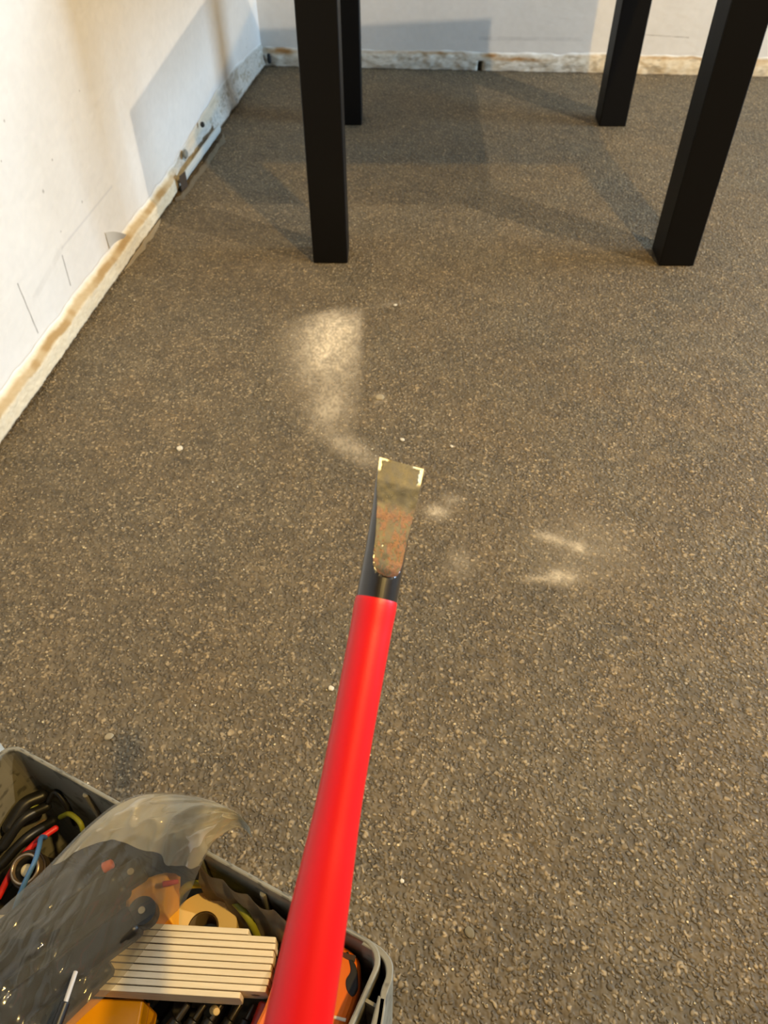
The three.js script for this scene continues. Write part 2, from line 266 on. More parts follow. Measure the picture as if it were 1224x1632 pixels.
ragged('trim_2', 'ragged plaster edge with brown stains along the foot of the back wall', CORNER, BD, BN, 0.0, 2.9, backProf, (s, h, v) => {
  const n = fbm(s * 150 + 3, h * 400, 3), wr = smooth(0.62, 0.80, s);
  let c = [224 - 26 * n, 216 - 28 * n, 202 - 34 * n].map((q, i) => mix(q, [232, 212, 178][i] - 22 * n, wr));
  const st = (s0, h0, ws, wh) => Math.exp(-(((s - s0) / ws) ** 2 + ((h - h0) / wh) ** 2));
  const j = 0.004 * (fbm(s * 50, 2, 3) - 0.5);
  let b = 1.0 * st(0.046, 0.031 + j, 0.030, 0.006) + 0.85 * st(0.495, 0.031 + j, 0.018, 0.004) + 0.9 * st(0.555, 0.024 + j, 0.05, 0.0035) + 0.55 * st(0.38, 0.033 + j, 0.06, 0.003) + 0.4 * st(0.27, 0.033 + j, 0.07, 0.003) + 0.5 * st(0.88, 0.032 + j, 0.14, 0.003) + 0.3 * st(1.1, 0.028, 0.1, 0.006);
  b = clamp(b * (0.55 + 0.9 * fbm(s * 70, h * 120, 3)));
  c = c.map((q, i) => mix(q, [152, 100, 44][i], 0.85 * b));
  const cr = smooth(0.006, 0.003, Math.abs(s - 0.474)) * smooth(0.022, 0.016, h); c = c.map((q, i) => mix(q, [50, 46, 40][i], 0.9 * cr));
  const sp = smooth(0.62, 0.80, fbm(s * 60 + 9, h * 140, 2)); c = c.map((q, i) => mix(q, [140, 124, 100][i], 0.35 * sp));
  const tp = smooth(0.84, 0.99, v); c = c.map((q, i) => mix(q, [238, 234, 226][i], tp * (1 - 0.7 * clamp(b * 2))));
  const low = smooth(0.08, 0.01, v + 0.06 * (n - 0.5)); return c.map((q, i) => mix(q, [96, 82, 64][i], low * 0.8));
});

// ------------------------------------------------------------------ the black side table
{
  const t = thing('side_table', 'black square side table on four straight legs by the back wall', 'table', [0.1797, 0, -1.3212]);
  t.rotation.y = -0.02326;
  const black = new THREE.MeshPhysicalMaterial({ color: rgb(10, 8, 7), roughness: 0.5, specularIntensity: 0.45 });
  const S = 0.5488, D = 0.5637, Lg = 0.05;
  mesh('tabletop', new RoundedBoxGeometry(S, 0.05, D, 3, 0.0025).translate(0, 0.375, 0), black, t);
  for (const sx of [-1, 1]) for (const sz of [-1, 1]) mesh('leg', new RoundedBoxGeometry(Lg, 0.35, Lg, 3, 0.002).translate(sx * (S - Lg) / 2, 0.1753, sz * (D - Lg) / 2), black, t);
}

// ------------------------------------------------------------------ lamps of the room
function spotLamp(label, L, topY) {
  const g = thing('spot_lamp', label, 'lamp', L.pos);
  const dir = V(L.aim).sub(V(L.pos)).normalize(), q = new THREE.Quaternion().setFromUnitVectors(new THREE.Vector3(0, -1, 0), dir);
  mesh('bulb', new THREE.SphereGeometry(0.028, 24, 16), new THREE.MeshStandardMaterial({ color: 0x222222, emissive: new THREE.Color(...L.color), emissiveIntensity: 20 }), g);
  const dark = std(rgb(40, 40, 42), 0.5, { side: THREE.DoubleSide });
  mesh('shade', new THREE.LatheGeometry([[0.020, 0.075], [0.030, 0.060], [0.046, 0.045], [0.075, 0.0], [0.098, -0.045], [0.100, -0.046], [0.078, 0.002], [0.048, 0.048], [0.031, 0.063], [0.020, 0.078]].map((p) => new THREE.Vector2(...p)), 40).applyQuaternion(q), dark, g);
  mesh('socket', new THREE.LatheGeometry([[0.001, 0.024], [0.014, 0.024], [0.018, 0.032], [0.018, 0.085], [0.012, 0.095], [0.001, 0.096]].map((p) => new THREE.Vector2(...p)), 24).applyQuaternion(q), dark, g);
  const e = new THREE.Vector3(0, 0.093, 0).applyQuaternion(q), dy = topY - L.pos[1];
  mesh('cord', tube([[e.x, e.y, e.z], [e.x * 1.1, e.y + 0.06, e.z * 1.1], [e.x, dy * 0.6, e.z], [e.x, dy - 0.02, e.z]], 0.003, 40, 8), dark, g);
  mesh('ceiling_rose', new THREE.LatheGeometry([[0.001, -0.03], [0.02, -0.028], [0.045, -0.008], [0.046, 0], [0.001, 0]].map((p) => new THREE.Vector2(p[0], p[1] + dy)), 24).translate(e.x, 0, e.z), std(rgb(235, 235, 230), 0.5), g);
  const p = new THREE.SpotLight(new THREE.Color(...L.color), L.power, 0, THREE.MathUtils.degToRad(L.angle), 1, 2); p.name = 'spot_light';
  p.position.set(0, 0, 0); p.target.position.copy(V(L.aim).sub(V(L.pos))); g.add(p, p.target);
  p.castShadow = true; p.shadow.mapSize.set(2048, 2048); p.shadow.radius = 1.2;
}
spotLamp('dark shaded spot lamp hanging from the ceiling near the window', LAMP_C, H);
spotLamp('dark shaded spot lamp hanging low on a long cord beside the viewer', LAMP_B, H);

// ------------------------------------------------------------------ the red steel tool held into view
{
  const tip = new THREE.Vector3(0.0062, 0.3947, -0.2009), w = new THREE.Vector3(-0.1826, -0.492, 0.851).normalize();
  const up0 = new THREE.Vector3(0.04, 0.864, 0.503); up0.addScaledVector(w, -up0.dot(w)).normalize();
  const rt0 = new THREE.Vector3().crossVectors(up0, w).normalize(), ph = 0.28;
  const n = up0.clone().multiplyScalar(Math.cos(ph)).addScaledVector(rt0, Math.sin(ph)).normalize(), r = new THREE.Vector3().crossVectors(n, w).normalize();
  const t = thing('chisel', 'steel chisel with a bright-edged rusty flat blade and long red sleeve, held over the floor', 'tool', [tip.x, tip.y, tip.z]);
  t.quaternion.setFromRotationMatrix(new THREE.Matrix4().makeBasis(r, n, w));
  const R0 = 0.0070;
  const hw = (s) => lerpTable([[0, 0.0083], [0.010, 0.0079], [0.018, 0.0073], [0.03, 0.0070], [0.06, 0.0069]], s);
  const cc = (s) => lerpTable([[0, 0.0002], [0.008, 0.0008], [0.016, 0.0026], [0.026, 0.0040], [0.036, 0.0047], [0.039, 0.0054], [0.0405, 0.0062], [0.0413, 0.0071], [0.06, 0.02]], s);
  const dd = (s) => lerpTable([[0, 0.0006], [0.008, 0.0022], [0.018, 0.0048], [0.03, 0.0066], [0.036, R0], [0.06, R0]], s);
  const NA = 64, NS = 60, L = 0.052;
  const body = grid(NA, NS, (u, v) => { const s = v * L, a = u * 2 * Math.PI, x = hw(s) * Math.cos(a), y = Math.sin(a); return [x, y > 0 ? Math.min(y * R0, cc(s)) : y * dd(s), s]; });
  const cap = new THREE.ShapeGeometry(new THREE.Shape([...Array(48)].map((_, i) => { const a = i / 48 * 2 * Math.PI, y = Math.sin(a); return new THREE.Vector2(hw(0) * Math.cos(a), y > 0 ? Math.min(y * R0, cc(0)) : y * dd(0)); })));
  mesh('shank', mergeGeometries([mergeVertices(body).toNonIndexed(), cap.toNonIndexed()].map((g) => { g.computeVertexNormals(); return g; })), new THREE.MeshPhysicalMaterial({ color: rgb(38, 33, 28), roughness: 0.28, clearcoat: 0.5, clearcoatRoughness: 0.2, side: THREE.DoubleSide }), t).userData.label = 'black round steel shank';
  const chord = (s) => { const c = cc(s); return c >= R0 ? 0 : hw(s) * Math.sqrt(1 - (c / R0) ** 2); };
  const rr = rng(3);
  const face = grid(24, 60, (u, v) => { const s = v * 0.0413, h = chord(s), x = (u * 2 - 1) * h; return [x, cc(s) + 0.00014 + 0.00022 * (fbm(u * 7 + 3, v * 20, 3) - 0.5) * Math.min(1, h / 0.004), s - 0.0001]; });
  const ft = tex(512, 1024, (x, y) => {
    const u = x / 511, v = y / 1023, a = fbm(u * 5 + 2, v * 12, 4), b = fbm(u * 16, v * 44 + 6, 3), f = fbm(u * 60, v * 120, 2);
    let c = [66 + 44 * (a - 0.5) + 24 * (f - 0.5), 58 + 40 * (a - 0.5) + 22 * (f - 0.5), 30 + 24 * (a - 0.5) + 12 * (f - 0.5)];
    const rust = clamp(smooth(0.36, 0.50, v + 0.12 * (b - 0.5)) * smooth(0.42, 0.58, b * 0.6 + 0.4 * fbm(u * 4 + 9, v * 9 + 2, 3) + 0.16 * smooth(0.55, 1, v) * smooth(0.35, 0.9, u) + 0.13 * smooth(0.40, 0.46, v) * smooth(0.56, 0.48, v)));
    c = c.map((q, i) => mix(q, [112 + 44 * (f - 0.5), 64 + 30 * (f - 0.5), 28][i], 0.75 * rust));
    const hole = smooth(0.13, 0.08, Math.hypot((u - 0.40) * 0.9, v - 0.62)); c = c.map((q, i) => mix(q, [66, 58, 32][i], 0.75 * hole));
    const e = Math.min(u, 1 - u), ch = 0.035 + 0.05 * fbm(v * 40, 3, 2);
    const corner = Math.max(smooth(ch + 0.02, ch - 0.01, u) * smooth(0.14, 0.10, v), smooth(ch + 0.04, ch - 0.01, 1 - u) * smooth(0.19, 0.13, v), smooth(0.020 + 0.02 * fbm(u * 30, 5, 2), 0.010, v) * Math.max(smooth(0.28, 0.18, u), smooth(0.70, 0.82, u)), smooth(0.06, 0.03, u) * smooth(0.74, 0.80, v) * smooth(0.4, 0.6, fbm(v * 70, 1, 2)), spot(u, v * 2.3, [0.26, 1.72], 0.035), 0.5 * smooth(0.72, 0.8, f * 0.6 + b * 0.4));
    return c.map((q, i) => mix(q, [250, 232, 180][i], corner));
  }, true, THREE.ClampToEdgeWrapping);
  mesh('ground_face', face, new THREE.MeshStandardMaterial({ map: ft, bumpMap: ft, bumpScale: 0.0004, roughness: 0.45, metalness: 0.25, side: THREE.DoubleSide }), t).userData.label = 'brassy flat blade face with orange rust';
  const prof = [[0.0001, 0.0478], [0.0064, 0.0478], [0.0069, 0.0482], [0.00695, 0.06], [0.0070, 0.0987], [0.0074, 0.117], [0.0084, 0.1346], [0.0093, 0.1525], [0.0102, 0.1774], [0.0108, 0.20], [0.0125, 0.225], [0.0135, 0.26], [0.013, 0.30], [0.010, 0.315], [0.0001, 0.318]];
  const c3 = new THREE.CatmullRomCurve3(prof.map((p) => new THREE.Vector3(p[0], p[1], 0)), false, 'centripetal').getPoints(140).map((p) => new THREE.Vector2(Math.max(p.x, 1e-5), p.y));
  const sleeve = new THREE.LatheGeometry(c3, 64).rotateX(Math.PI / 2);
  const rb = tex(256, 256, (x, y) => { const v = 255 * (0.5 * fbm(x / 3, y / 3, 2) + 0.5 * fbm(x / 30, y / 20, 3)); return [v, v, v]; }, false); rb.repeat.set(2, 6);
  mesh('sleeve', sleeve, new THREE.MeshPhysicalMaterial({ color: rgb(230, 14, 18), roughness: 0.42, bumpMap: rb, bumpScale: 0.00003, side: THREE.DoubleSide }), t).userData.label = 'smooth red plastic sleeve';
}

// ------------------------------------------------------------------ toolbox
const BO = [0.004, -0.107], BU = [-0.894, -0.4486], BV = [-0.4486, 0.894];
const box = (a, b) => [BO[0] + BU[0] * a + BV[0] * b, BO[1] + BU[1] * a + BV[1] * b];
{
  const t = thing('toolbox', 'open grey plastic toolbox full of tools and bits', 'toolbox', [BO[0], 0, BO[1]]);
  const shift = (pts) => pts.map(([a, b]) => { const p = box(a, b); return new THREE.Vector2(p[0] - BO[0], -(p[1] - BO[1])); });
  const pl = tex(256, 256, (x, y) => { const v = 0.9 + 0.16 * (fbm(x / 30, y / 30, 4) - 0.5) - 0.25 * smooth(0.62, 0.75, fbm(x / 9 + 3, y / 9, 3)); return [150 * v, 145 * v, 128 * v]; });
  pl.repeat.set(6, 6);
  const grey = new THREE.MeshStandardMaterial({ map: pl, roughness: 0.55 });
  const rr = (a0, b0, a1, b1, r, n = 6) => { const o = []; for (const [ca, cb, s] of [[a0 + r, b0 + r, Math.PI], [a1 - r, b0 + r, 1.5 * Math.PI], [a1 - r, b1 - r, 0], [a0 + r, b1 - r, 0.5 * Math.PI]]) for (let i = 0; i <= n; i++) { const q = s + i / n * Math.PI / 2; o.push([ca + r * Math.cos(q), cb + r * Math.sin(q)]); } return o; };
  const ring = (out, hole, y0, y1, bev = 0.0008) => { const s = new THREE.Shape(shift(out)); s.holes.push(new THREE.Path(shift(hole))); const g = new THREE.ExtrudeGeometry(s, { depth: y1 - y0 - 2 * bev, bevelEnabled: true, bevelThickness: bev, bevelSize: bev, bevelOffset: -bev, bevelSegments: 2 }); g.rotateX(-Math.PI / 2); g.translate(0, y0 + bev, 0); return g; };
  const A1 = 0.252, B1 = 0.33;
  mesh('box_shell', ring(rr(0.0035, 0, A1, B1, 0.010), rr(0.006, 0.0024, A1 - 0.0024, B1 - 0.0024, 0.009), 0.004, 0.155), grey, t);
  const bs = new THREE.Shape(shift(rr(0.005, 0.001, A1 - 0.001, B1 - 0.001, 0.009)));
  mesh('box_bottom', new THREE.ExtrudeGeometry(bs, { depth: 0.004, bevelEnabled: false }).rotateX(-Math.PI / 2).translate(0, 0.001, 0), grey, t);
  // bowed end wall with the hollow carrying edge
  const bow = (o) => spline2([[0.016, 0.0002 + o], [0.006, 0.0006 + o], [-0.0012 + o, 0.004 + o * 0.5], [-0.0042 + o, 0.010], [-0.0050 + o, 0.017], [-0.0085 + o, 0.029], [-0.020 + o, 0.08], [-0.026 + o, 0.165], [-0.020 + o, 0.25], [-0.0085 + o, 0.30], [0.006, B1 - o]], 60);
  const bo = bow(0), bi = bow(0.0036).reverse();
  const sb = new THREE.Shape(shift([...bo, ...bi]));
  const be = new THREE.ExtrudeGeometry(sb, { depth: 0.120, bevelEnabled: true, bevelThickness: 0.001, bevelSize: 0.0006, bevelOffset: -0.0006, bevelSegments: 2 }).rotateX(-Math.PI / 2).translate(0, 0.0335, 0);
  mesh('end_wall', be, grey, t);
  const web = (b, al) => { const s = new THREE.Shape(shift([[0.0045, b - 0.0008], [0.0045, b + 0.0008], [al, b + 0.0008], [al, b - 0.0008]])); return new THREE.ExtrudeGeometry(s, { depth: 0.105, bevelEnabled: false }).rotateX(-Math.PI / 2).translate(0, 0.046, 0); };
  for (const [b, al] of [[0.0233, -0.0045], [0.075, -0.0160], [0.165, -0.0236], [0.25, -0.017]]) mesh('web', web(b, al), grey, t);
  mesh('hand_lip', prism(spline2([[-0.0052, 0.0185], [-0.0086, 0.030], [-0.0200, 0.08], [-0.026, 0.165], [-0.020, 0.25], [-0.012, 0.28], [-0.009, 0.277], [-0.0145, 0.25], [-0.0195, 0.165], [-0.0140, 0.08], [-0.0035, 0.032], [-0.0012, 0.0195]], 60, false).map(([a, b]) => { const p = box(a, b); return [p[0] - BO[0], p[1] - BO[1]]; }), 0.150, 0.1545, 0.001), grey, t);
  // moulded corrugations on the inner long wall
  for (const a of [0.075, 0.115, 0.155, 0.195]) mesh('moulded_rib', rod([...box(a, 0.0030)].toSpliced(1, 0, 0.02).map((q, i) => q - [BO[0], 0, BO[1]][i]), [...box(a, 0.0030)].toSpliced(1, 0, 0.145).map((q, i) => q - [BO[0], 0, BO[1]][i]), 0.003, 0.002, 10), grey, t);
}
{
  // lid lying on the floor left of the toolbox
  const o = [-0.2885, -0.2855], t = thing('storage_tray', 'grey plastic tray with a pale rim, only its corner showing beside the toolbox', 'tray', [o[0], 0, o[1]]);
  const q = (a, b) => new THREE.Vector2(BU[0] * a + BV[0] * b, -(BU[1] * a + BV[1] * b));
  const rr = (i, r) => { const o2 = []; for (const [ca, cb, s] of [[i + r, i + r, Math.PI], [0.24 - i - r, i + r, 1.5 * Math.PI], [0.24 - i - r, 0.3 - i - r, 0], [i + r, 0.3 - i - r, 0.5 * Math.PI]]) for (let k = 0; k <= 8; k++) { const z = s + k / 8 * Math.PI / 2; o2.push(q(ca + r * Math.cos(z), cb + r * Math.sin(z))); } return o2; };
  const s = new THREE.Shape(rr(0, 0.018)); s.holes.push(new THREE.Path(rr(0.0035, 0.0145)));
  const m = std(rgb(186, 184, 172), 0.5);
  mesh('rim', new THREE.ExtrudeGeometry(s, { depth: 0.026, bevelEnabled: true, bevelThickness: 0.001, bevelSize: 0.0008, bevelOffset: -0.0008, bevelSegments: 2 }).rotateX(-Math.PI / 2).translate(0, 0.0015, 0), m, t);
  mesh('tray_bottom', new THREE.ExtrudeGeometry(new THREE.Shape(rr(0.002, 0.016)), { depth: 0.004, bevelEnabled: false }).rotateX(-Math.PI / 2).translate(0, 0.002, 0), std(rgb(150, 148, 134), 0.5), t);
}

// ------------------------------------------------------------------ things in the toolbox
const BLACK = new THREE.MeshPhysicalMaterial({ color: rgb(26, 25, 23), roughness: 0.4 });
const DARK = std(rgb(40, 37, 32), 0.6);
// folding ruler: ten wooden links side by side
{
  const o = [-0.13, 0.109, -0.113], t = thing('folding_ruler', 'folded white wooden ruler of ten slats lying in the toolbox', 'ruler', o);
  t.rotation.y = -0.055;
  const wt = [0, 1, 2].map((k) => tex(256, 64, (x, y) => { const g = fbm(x / 60 + k * 9, y / 3, 3), v = 0.94 + 0.10 * (g - 0.5); return [250 * v, 234 * v, 202 * v]; }));
  const ms = wt.map((m) => new THREE.MeshStandardMaterial({ map: m, roughness: 0.55 }));
  const steel = std(rgb(190, 170, 150), 0.35, { metalness: 0.7 });
  for (let i = 0; i < 10; i++) {
    const z = -0.0150 + i * 0.00328, x1 = [0.0562, 0.0712, 0.0716, 0.0710, 0.0714, 0.0708, 0.0712, 0.0706, 0.0700, 0.0570][i], x0 = -0.085 + (i % 2) * 0.001;
    const s = new THREE.Shape(); const L = x1 - x0, hh = 0.016, r = 0.0045;
    s.moveTo(0, 0); s.lineTo(L - r, 0); s.quadraticCurveTo(L, 0, L, r); s.lineTo(L, hh - 0.0012); s.quadraticCurveTo(L, hh, L - 0.0012, hh); s.lineTo(0, hh); s.lineTo(0, 0);
    const g = new THREE.ExtrudeGeometry(s, { depth: 0.0021, bevelEnabled: true, bevelThickness: 0.00035, bevelSize: 0.00035, bevelOffset: -0.00035, bevelSegments: 2 }).translate(x0, (i % 3) * 0.00025, z - 0.00105);
    const uv = g.attributes.uv; for (let k = 0; k < uv.count; k++) uv.setXY(k, uv.getX(k) * 10, uv.getY(k) * 30 + i * 0.37);
    const l = mesh('slat', g, ms[i % 3], t);
    if (i > 0 && i < 9) mesh('rivet', new THREE.CylinderGeometry(0.0022, 0.0022, 0.0029, 14).rotateX(Math.PI / 2).translate(x1 - 0.0065, 0.008 + (i % 3) * 0.00025, z), steel, l);
  }
}
// masking tape
{
  const t = thing('tape_roll', 'small cream masking tape roll tucked behind the folded ruler', 'tape', [-0.1018, 0.086, -0.1322]);
  const m = std(rgb(226, 196, 132), 0.7), pr = [[0.0088, 0], [0.0185, 0], [0.0188, 0.0006], [0.0188, 0.0194], [0.0185, 0.02], [0.0088, 0.02], [0.0086, 0.0196], [0.0086, 0.0004], [0.0088, 0]];
  mesh('tape_winding', new THREE.LatheGeometry(pr.map((p) => new THREE.Vector2(...p)), 56), m, t);
  mesh('tape_core', new THREE.LatheGeometry([[0.0074, 0.0008], [0.0086, 0.0008], [0.0086, 0.0192], [0.0074, 0.0192], [0.0074, 0.0008]].map((p) => new THREE.Vector2(...p)), 48), std(rgb(120, 100, 66), 0.9), t);
}
const YG = std(rgb(150, 150, 44), 0.5);
tag(mesh('earth_wire', capTube([[-0.1219, 0.088, -0.1440], [-0.1189, 0.103, -0.1490], [-0.1110, 0.113, -0.1524], [-0.0968, 0.116, -0.1505], [-0.0843, 0.116, -0.1428], [-0.0751, 0.112, -0.1341], [-0.0698, 0.094, -0.1262]], 0.0022, 60), YG), 'yellow-green wire looping around the cream tape roll', 'wire');
tag(mesh('earth_wire', capTube([[-0.2019, 0.098, -0.1978], [-0.1914, 0.110, -0.1945], [-0.1831, 0.112, -0.1883], [-0.1829, 0.100, -0.1832], [-0.1867, 0.080, -0.1822]], 0.0016, 40), YG), 'thin yellow-green wire curling beside the clear bag by the far toolbox wall', 'wire');
tag(mesh('wire_connector', new RoundedBoxGeometry(0.006, 0.007, 0.010, 3, 0.0018).rotateY(0.9).translate(-0.2178, 0.108, -0.2020), std(rgb(150, 158, 60), 0.5)), 'small yellow-green connector on dark cables in the toolbox corner', 'connector');
// yellow plastic case
{
  const t = thing('plastic_case', 'bright orange-yellow plastic case below the folded ruler', 'case', [-0.1518, 0.07, -0.0775]);
  const m = phy(rgb(240, 160, 6), 0.35, { clearcoat: 0.3 });
  mesh('case_body', new RoundedBoxGeometry(0.048, 0.035, 0.042, 4, 0.002).translate(0, 0.0175, 0), m, t);
  mesh('case_seam', new RoundedBoxGeometry(0.0484, 0.0012, 0.0424, 2, 0.0005).translate(0, 0.022, 0), std(rgb(150, 92, 4), 0.5), t);
}
// black rods beside the case
[[[-0.1051, 0.100, -0.0966], [-0.1189, 0.096, -0.0768]], [[-0.0971, 0.095, -0.0976], [-0.1103, 0.092, -0.0776]], [[-0.0874, 0.100, -0.0965], [-0.1008, 0.097, -0.0768]], [[-0.0782, 0.095, -0.0975], [-0.0907, 0.092, -0.0775]], [[-0.0698, 0.100, -0.0965], [-0.0791, 0.097, -0.0767]]].forEach(([a, b], i) => {
  const t = thing('screwdriver', ['black rod', 'second black rod', 'third black rod', 'fourth black rod', 'fifth black rod'][i] + (i === 0 ? ' directly beside the orange-yellow case below the ruler' : ` counted from the orange-yellow case, below the ruler`), 'screwdriver', a, 'black screwdrivers below the ruler');
  const d = b.map((q, k) => q - a[k]);
  mesh('handle', rod(d.map((q) => q * 0.35), d.map((q) => q * 2.6), 0.0036, 0.0042), BLACK, t);
  mesh('blade', rod([0, 0, 0], d.map((q) => q * 0.4), 0.0018), std(rgb(90, 84, 74), 0.3, { metalness: 0.8 }), t);
});
tag(mesh('wooden_peg', rod([-0.0905, 0.103, -0.0932], [-0.0872, 0.113, -0.0905], 0.0024, 0.0019), std(rgb(205, 176, 116), 0.6)), 'small tan peg among black rods below the ruler', 'peg');
// orange power tool behind the red sleeve
{
  const o = [-0.038, 0.07, -0.095], t = thing('orange_tool', 'orange plastic tool with black grip patch behind the red chisel', 'tool', o);
  const m = phy(rgb(250, 120, 16), 0.38, { clearcoat: 0.2 });
  const out = spline2([[-0.0232, -0.1160], [-0.0172, -0.1130], [-0.0133, -0.1081], [-0.0130, -0.1020], [-0.0134, -0.0965], [-0.0200, -0.0789], [-0.037, -0.055], [-0.060, -0.052], [-0.0650, -0.0760], [-0.0600, -0.0895], [-0.0545, -0.105], [-0.046, -0.1140], [-0.034, -0.1175]], 80, true).map(([x, z]) => [x - o[0], z - o[2]]);
  mesh('tool_body', prism(out, 0.0, 0.065, 0.004), m, t);
  const gp = spline2([[-0.0200, -0.1125], [-0.0172, -0.1090], [-0.0148, -0.1050], [-0.0140, -0.0995], [-0.0142, -0.0955], [-0.0165, -0.0925], [-0.0193, -0.0950], [-0.0200, -0.0995], [-0.0178, -0.1035], [-0.0186, -0.1080]], 50, true).map(([x, z]) => [x - o[0], z - o[2]]);
  mesh('grip_patch', prism(gp, 0.058, 0.0662, 0.0008), std(rgb(38, 36, 36), 0.75), t);
  mesh('light_seam', rod([-0.0266 - o[0], 0.0652, -0.0840 - o[2]], [-0.0195 - o[0], 0.0652, -0.0824 - o[2]], 0.0008), std(rgb(240, 225, 200), 0.5), t);
}
tag(mesh('red_rod', rod([-0.0616, 0.112, -0.0945], [-0.0700, 0.108, -0.0700], 0.0042, 0.0046), phy(rgb(150, 16, 14), 0.4)), 'dark red rod between the black screwdrivers and the orange tool', 'rod');
// flashlight with bright rim
{
  const t = thing('flashlight', 'round metal flashlight head with pale centre under a blue cord', 'flashlight', [-0.2060, 0.116, -0.1605]);
  t.rotation.set(0.25, 0, 0.1);
  const ringm = std(rgb(170, 150, 126), 0.3, { metalness: 0.8 });
  mesh('head_rim', new THREE.LatheGeometry([[0.0066, -0.002], [0.0068, 0.0012], [0.0078, 0.0016], [0.0088, 0.001], [0.0092, -0.002], [0.0092, -0.012], [0.0080, -0.014]].map((p) => new THREE.Vector2(...p)), 40), ringm, t);
  mesh('outer_ring', new THREE.TorusGeometry(0.0098, 0.0009, 10, 48).rotateX(Math.PI / 2).translate(0, -0.003, 0), std(rgb(60, 50, 44), 0.4, { metalness: 0.5 }), t);
  mesh('reflector', new THREE.LatheGeometry([[0.0001, -0.006], [0.0040, -0.0055], [0.0067, -0.001]].map((p) => new THREE.Vector2(...p)), 32), std(rgb(16, 15, 15), 0.3, { side: THREE.DoubleSide }), t);
  mesh('lens', new THREE.SphereGeometry(0.0036, 24, 12).scale(1, 0.6, 1).translate(-0.0008, -0.0032, 0.0004), std(rgb(236, 220, 176), 0.35), t);
  mesh('barrel', rod([0, -0.013, 0], [0, -0.075, 0], 0.0084, 0.0080, 24), DARK, t);
}
tag(mesh('blue_cord', capTube([[-0.2018, 0.112, -0.1800], [-0.1990, 0.124, -0.1752], [-0.1960, 0.130, -0.1677], [-0.1952, 0.132, -0.1594], [-0.1979, 0.130, -0.1500], [-0.2013, 0.125, -0.1425], [-0.2053, 0.118, -0.1365], [-0.2207, 0.105, -0.1328]], 0.0014, 70, 10), std(rgb(74, 118, 168), 0.6)), 'thin blue cord lying over the round flashlight head', 'cord');
tag(mesh('red_cable', capTube([[-0.1985, 0.109, -0.1864], [-0.2065, 0.110, -0.1787], [-0.2134, 0.108, -0.1708], [-0.2185, 0.105, -0.1633], [-0.2240, 0.100, -0.1505]], 0.0019, 40), std(rgb(210, 34, 24), 0.45)), 'short red cable beside the round flashlight head', 'cable');
// dark cables and tool handles in the far corner
[[[-0.2270, 0.108, -0.1880], [-0.2200, 0.112, -0.2000], [-0.2120, 0.110, -0.2060], 0.0042, 'thick black cable nearest the toolbox corner, crossing the yellow-green connector'], [[-0.2290, 0.104, -0.1780], [-0.2190, 0.110, -0.1920], [-0.2090, 0.106, -0.2010], 0.0032, 'black cable between the thick cable and the red cable'], [[-0.2280, 0.100, -0.1690], [-0.2160, 0.104, -0.1830], [-0.2060, 0.098, -0.1950], 0.0030, 'black cable lying right next to the red cable'], [[-0.2060, 0.112, -0.2020], [-0.2010, 0.118, -0.2050], [-0.1950, 0.112, -0.2000], [-0.1930, 0.095, -0.1950], 0.0018, 'thin black cable loop against the far toolbox wall']].forEach((c) => { const l = c.pop(), r = c.pop(); tag(mesh('black_cable', capTube(c, r, 40, 12), BLACK), l, 'cable'); });
tag(mesh('wood_scrap', new RoundedBoxGeometry(0.010, 0.005, 0.006, 2, 0.001).rotateY(0.8).translate(-0.2120, 0.099, -0.1905), std(rgb(120, 98, 66), 0.9)), 'small brown scrap between the black cables', 'scrap');
// crumpled grey sheet stuffed along the far wall
{
  const A = box(0.018, 0.006), B = box(0.115, 0.006);
  const g = grid(60, 30, (u, v) => { const k = 0.003 + 0.007 * fbm(u * 7 + 2, v * 3, 3) * (0.4 + v) + 0.002 * Math.abs(Math.sin(u * 19 + v * 3)); return [mix(A[0], B[0], u) + BV[0] * (k - 0.004), 0.142 - 0.045 * v + 0.006 * (fbm(u * 9, 4, 2) - 0.5), mix(A[1], B[1], u) + BV[1] * (k - 0.004)]; });
  tag(mesh('crumpled_sheet', g, std(rgb(108, 98, 78), 0.7, { side: THREE.DoubleSide })), 'crumpled grey-brown plastic sheet along the far inner toolbox wall', 'sheet');
}
// rubble of unseen dark odds and ends that fills the box below
{
  const r = rng(21), gs = [];
  for (let i = 0; i < 150; i++) { const [x, z] = box(0.030 + r() * 0.196, 0.026 + r() * 0.27), L = 0.012 + r() * 0.022; gs.push(new RoundedBoxGeometry(L, 0.006 + r() * 0.006, 0.006 + r() * 0.01, 1, 0.0015).rotateZ((r() - 0.5) * 0.7).rotateY(r() * 3.1).translate(x, 0.02 + r() * 0.055, z)); }
  const m = mesh('small_hardware', mergeGeometries(gs), std(rgb(34, 31, 26), 0.7)); m.userData = { kind: 'stuff', label: 'jumble of small dark hardware in the bottom of the toolbox', category: 'hardware' };
}
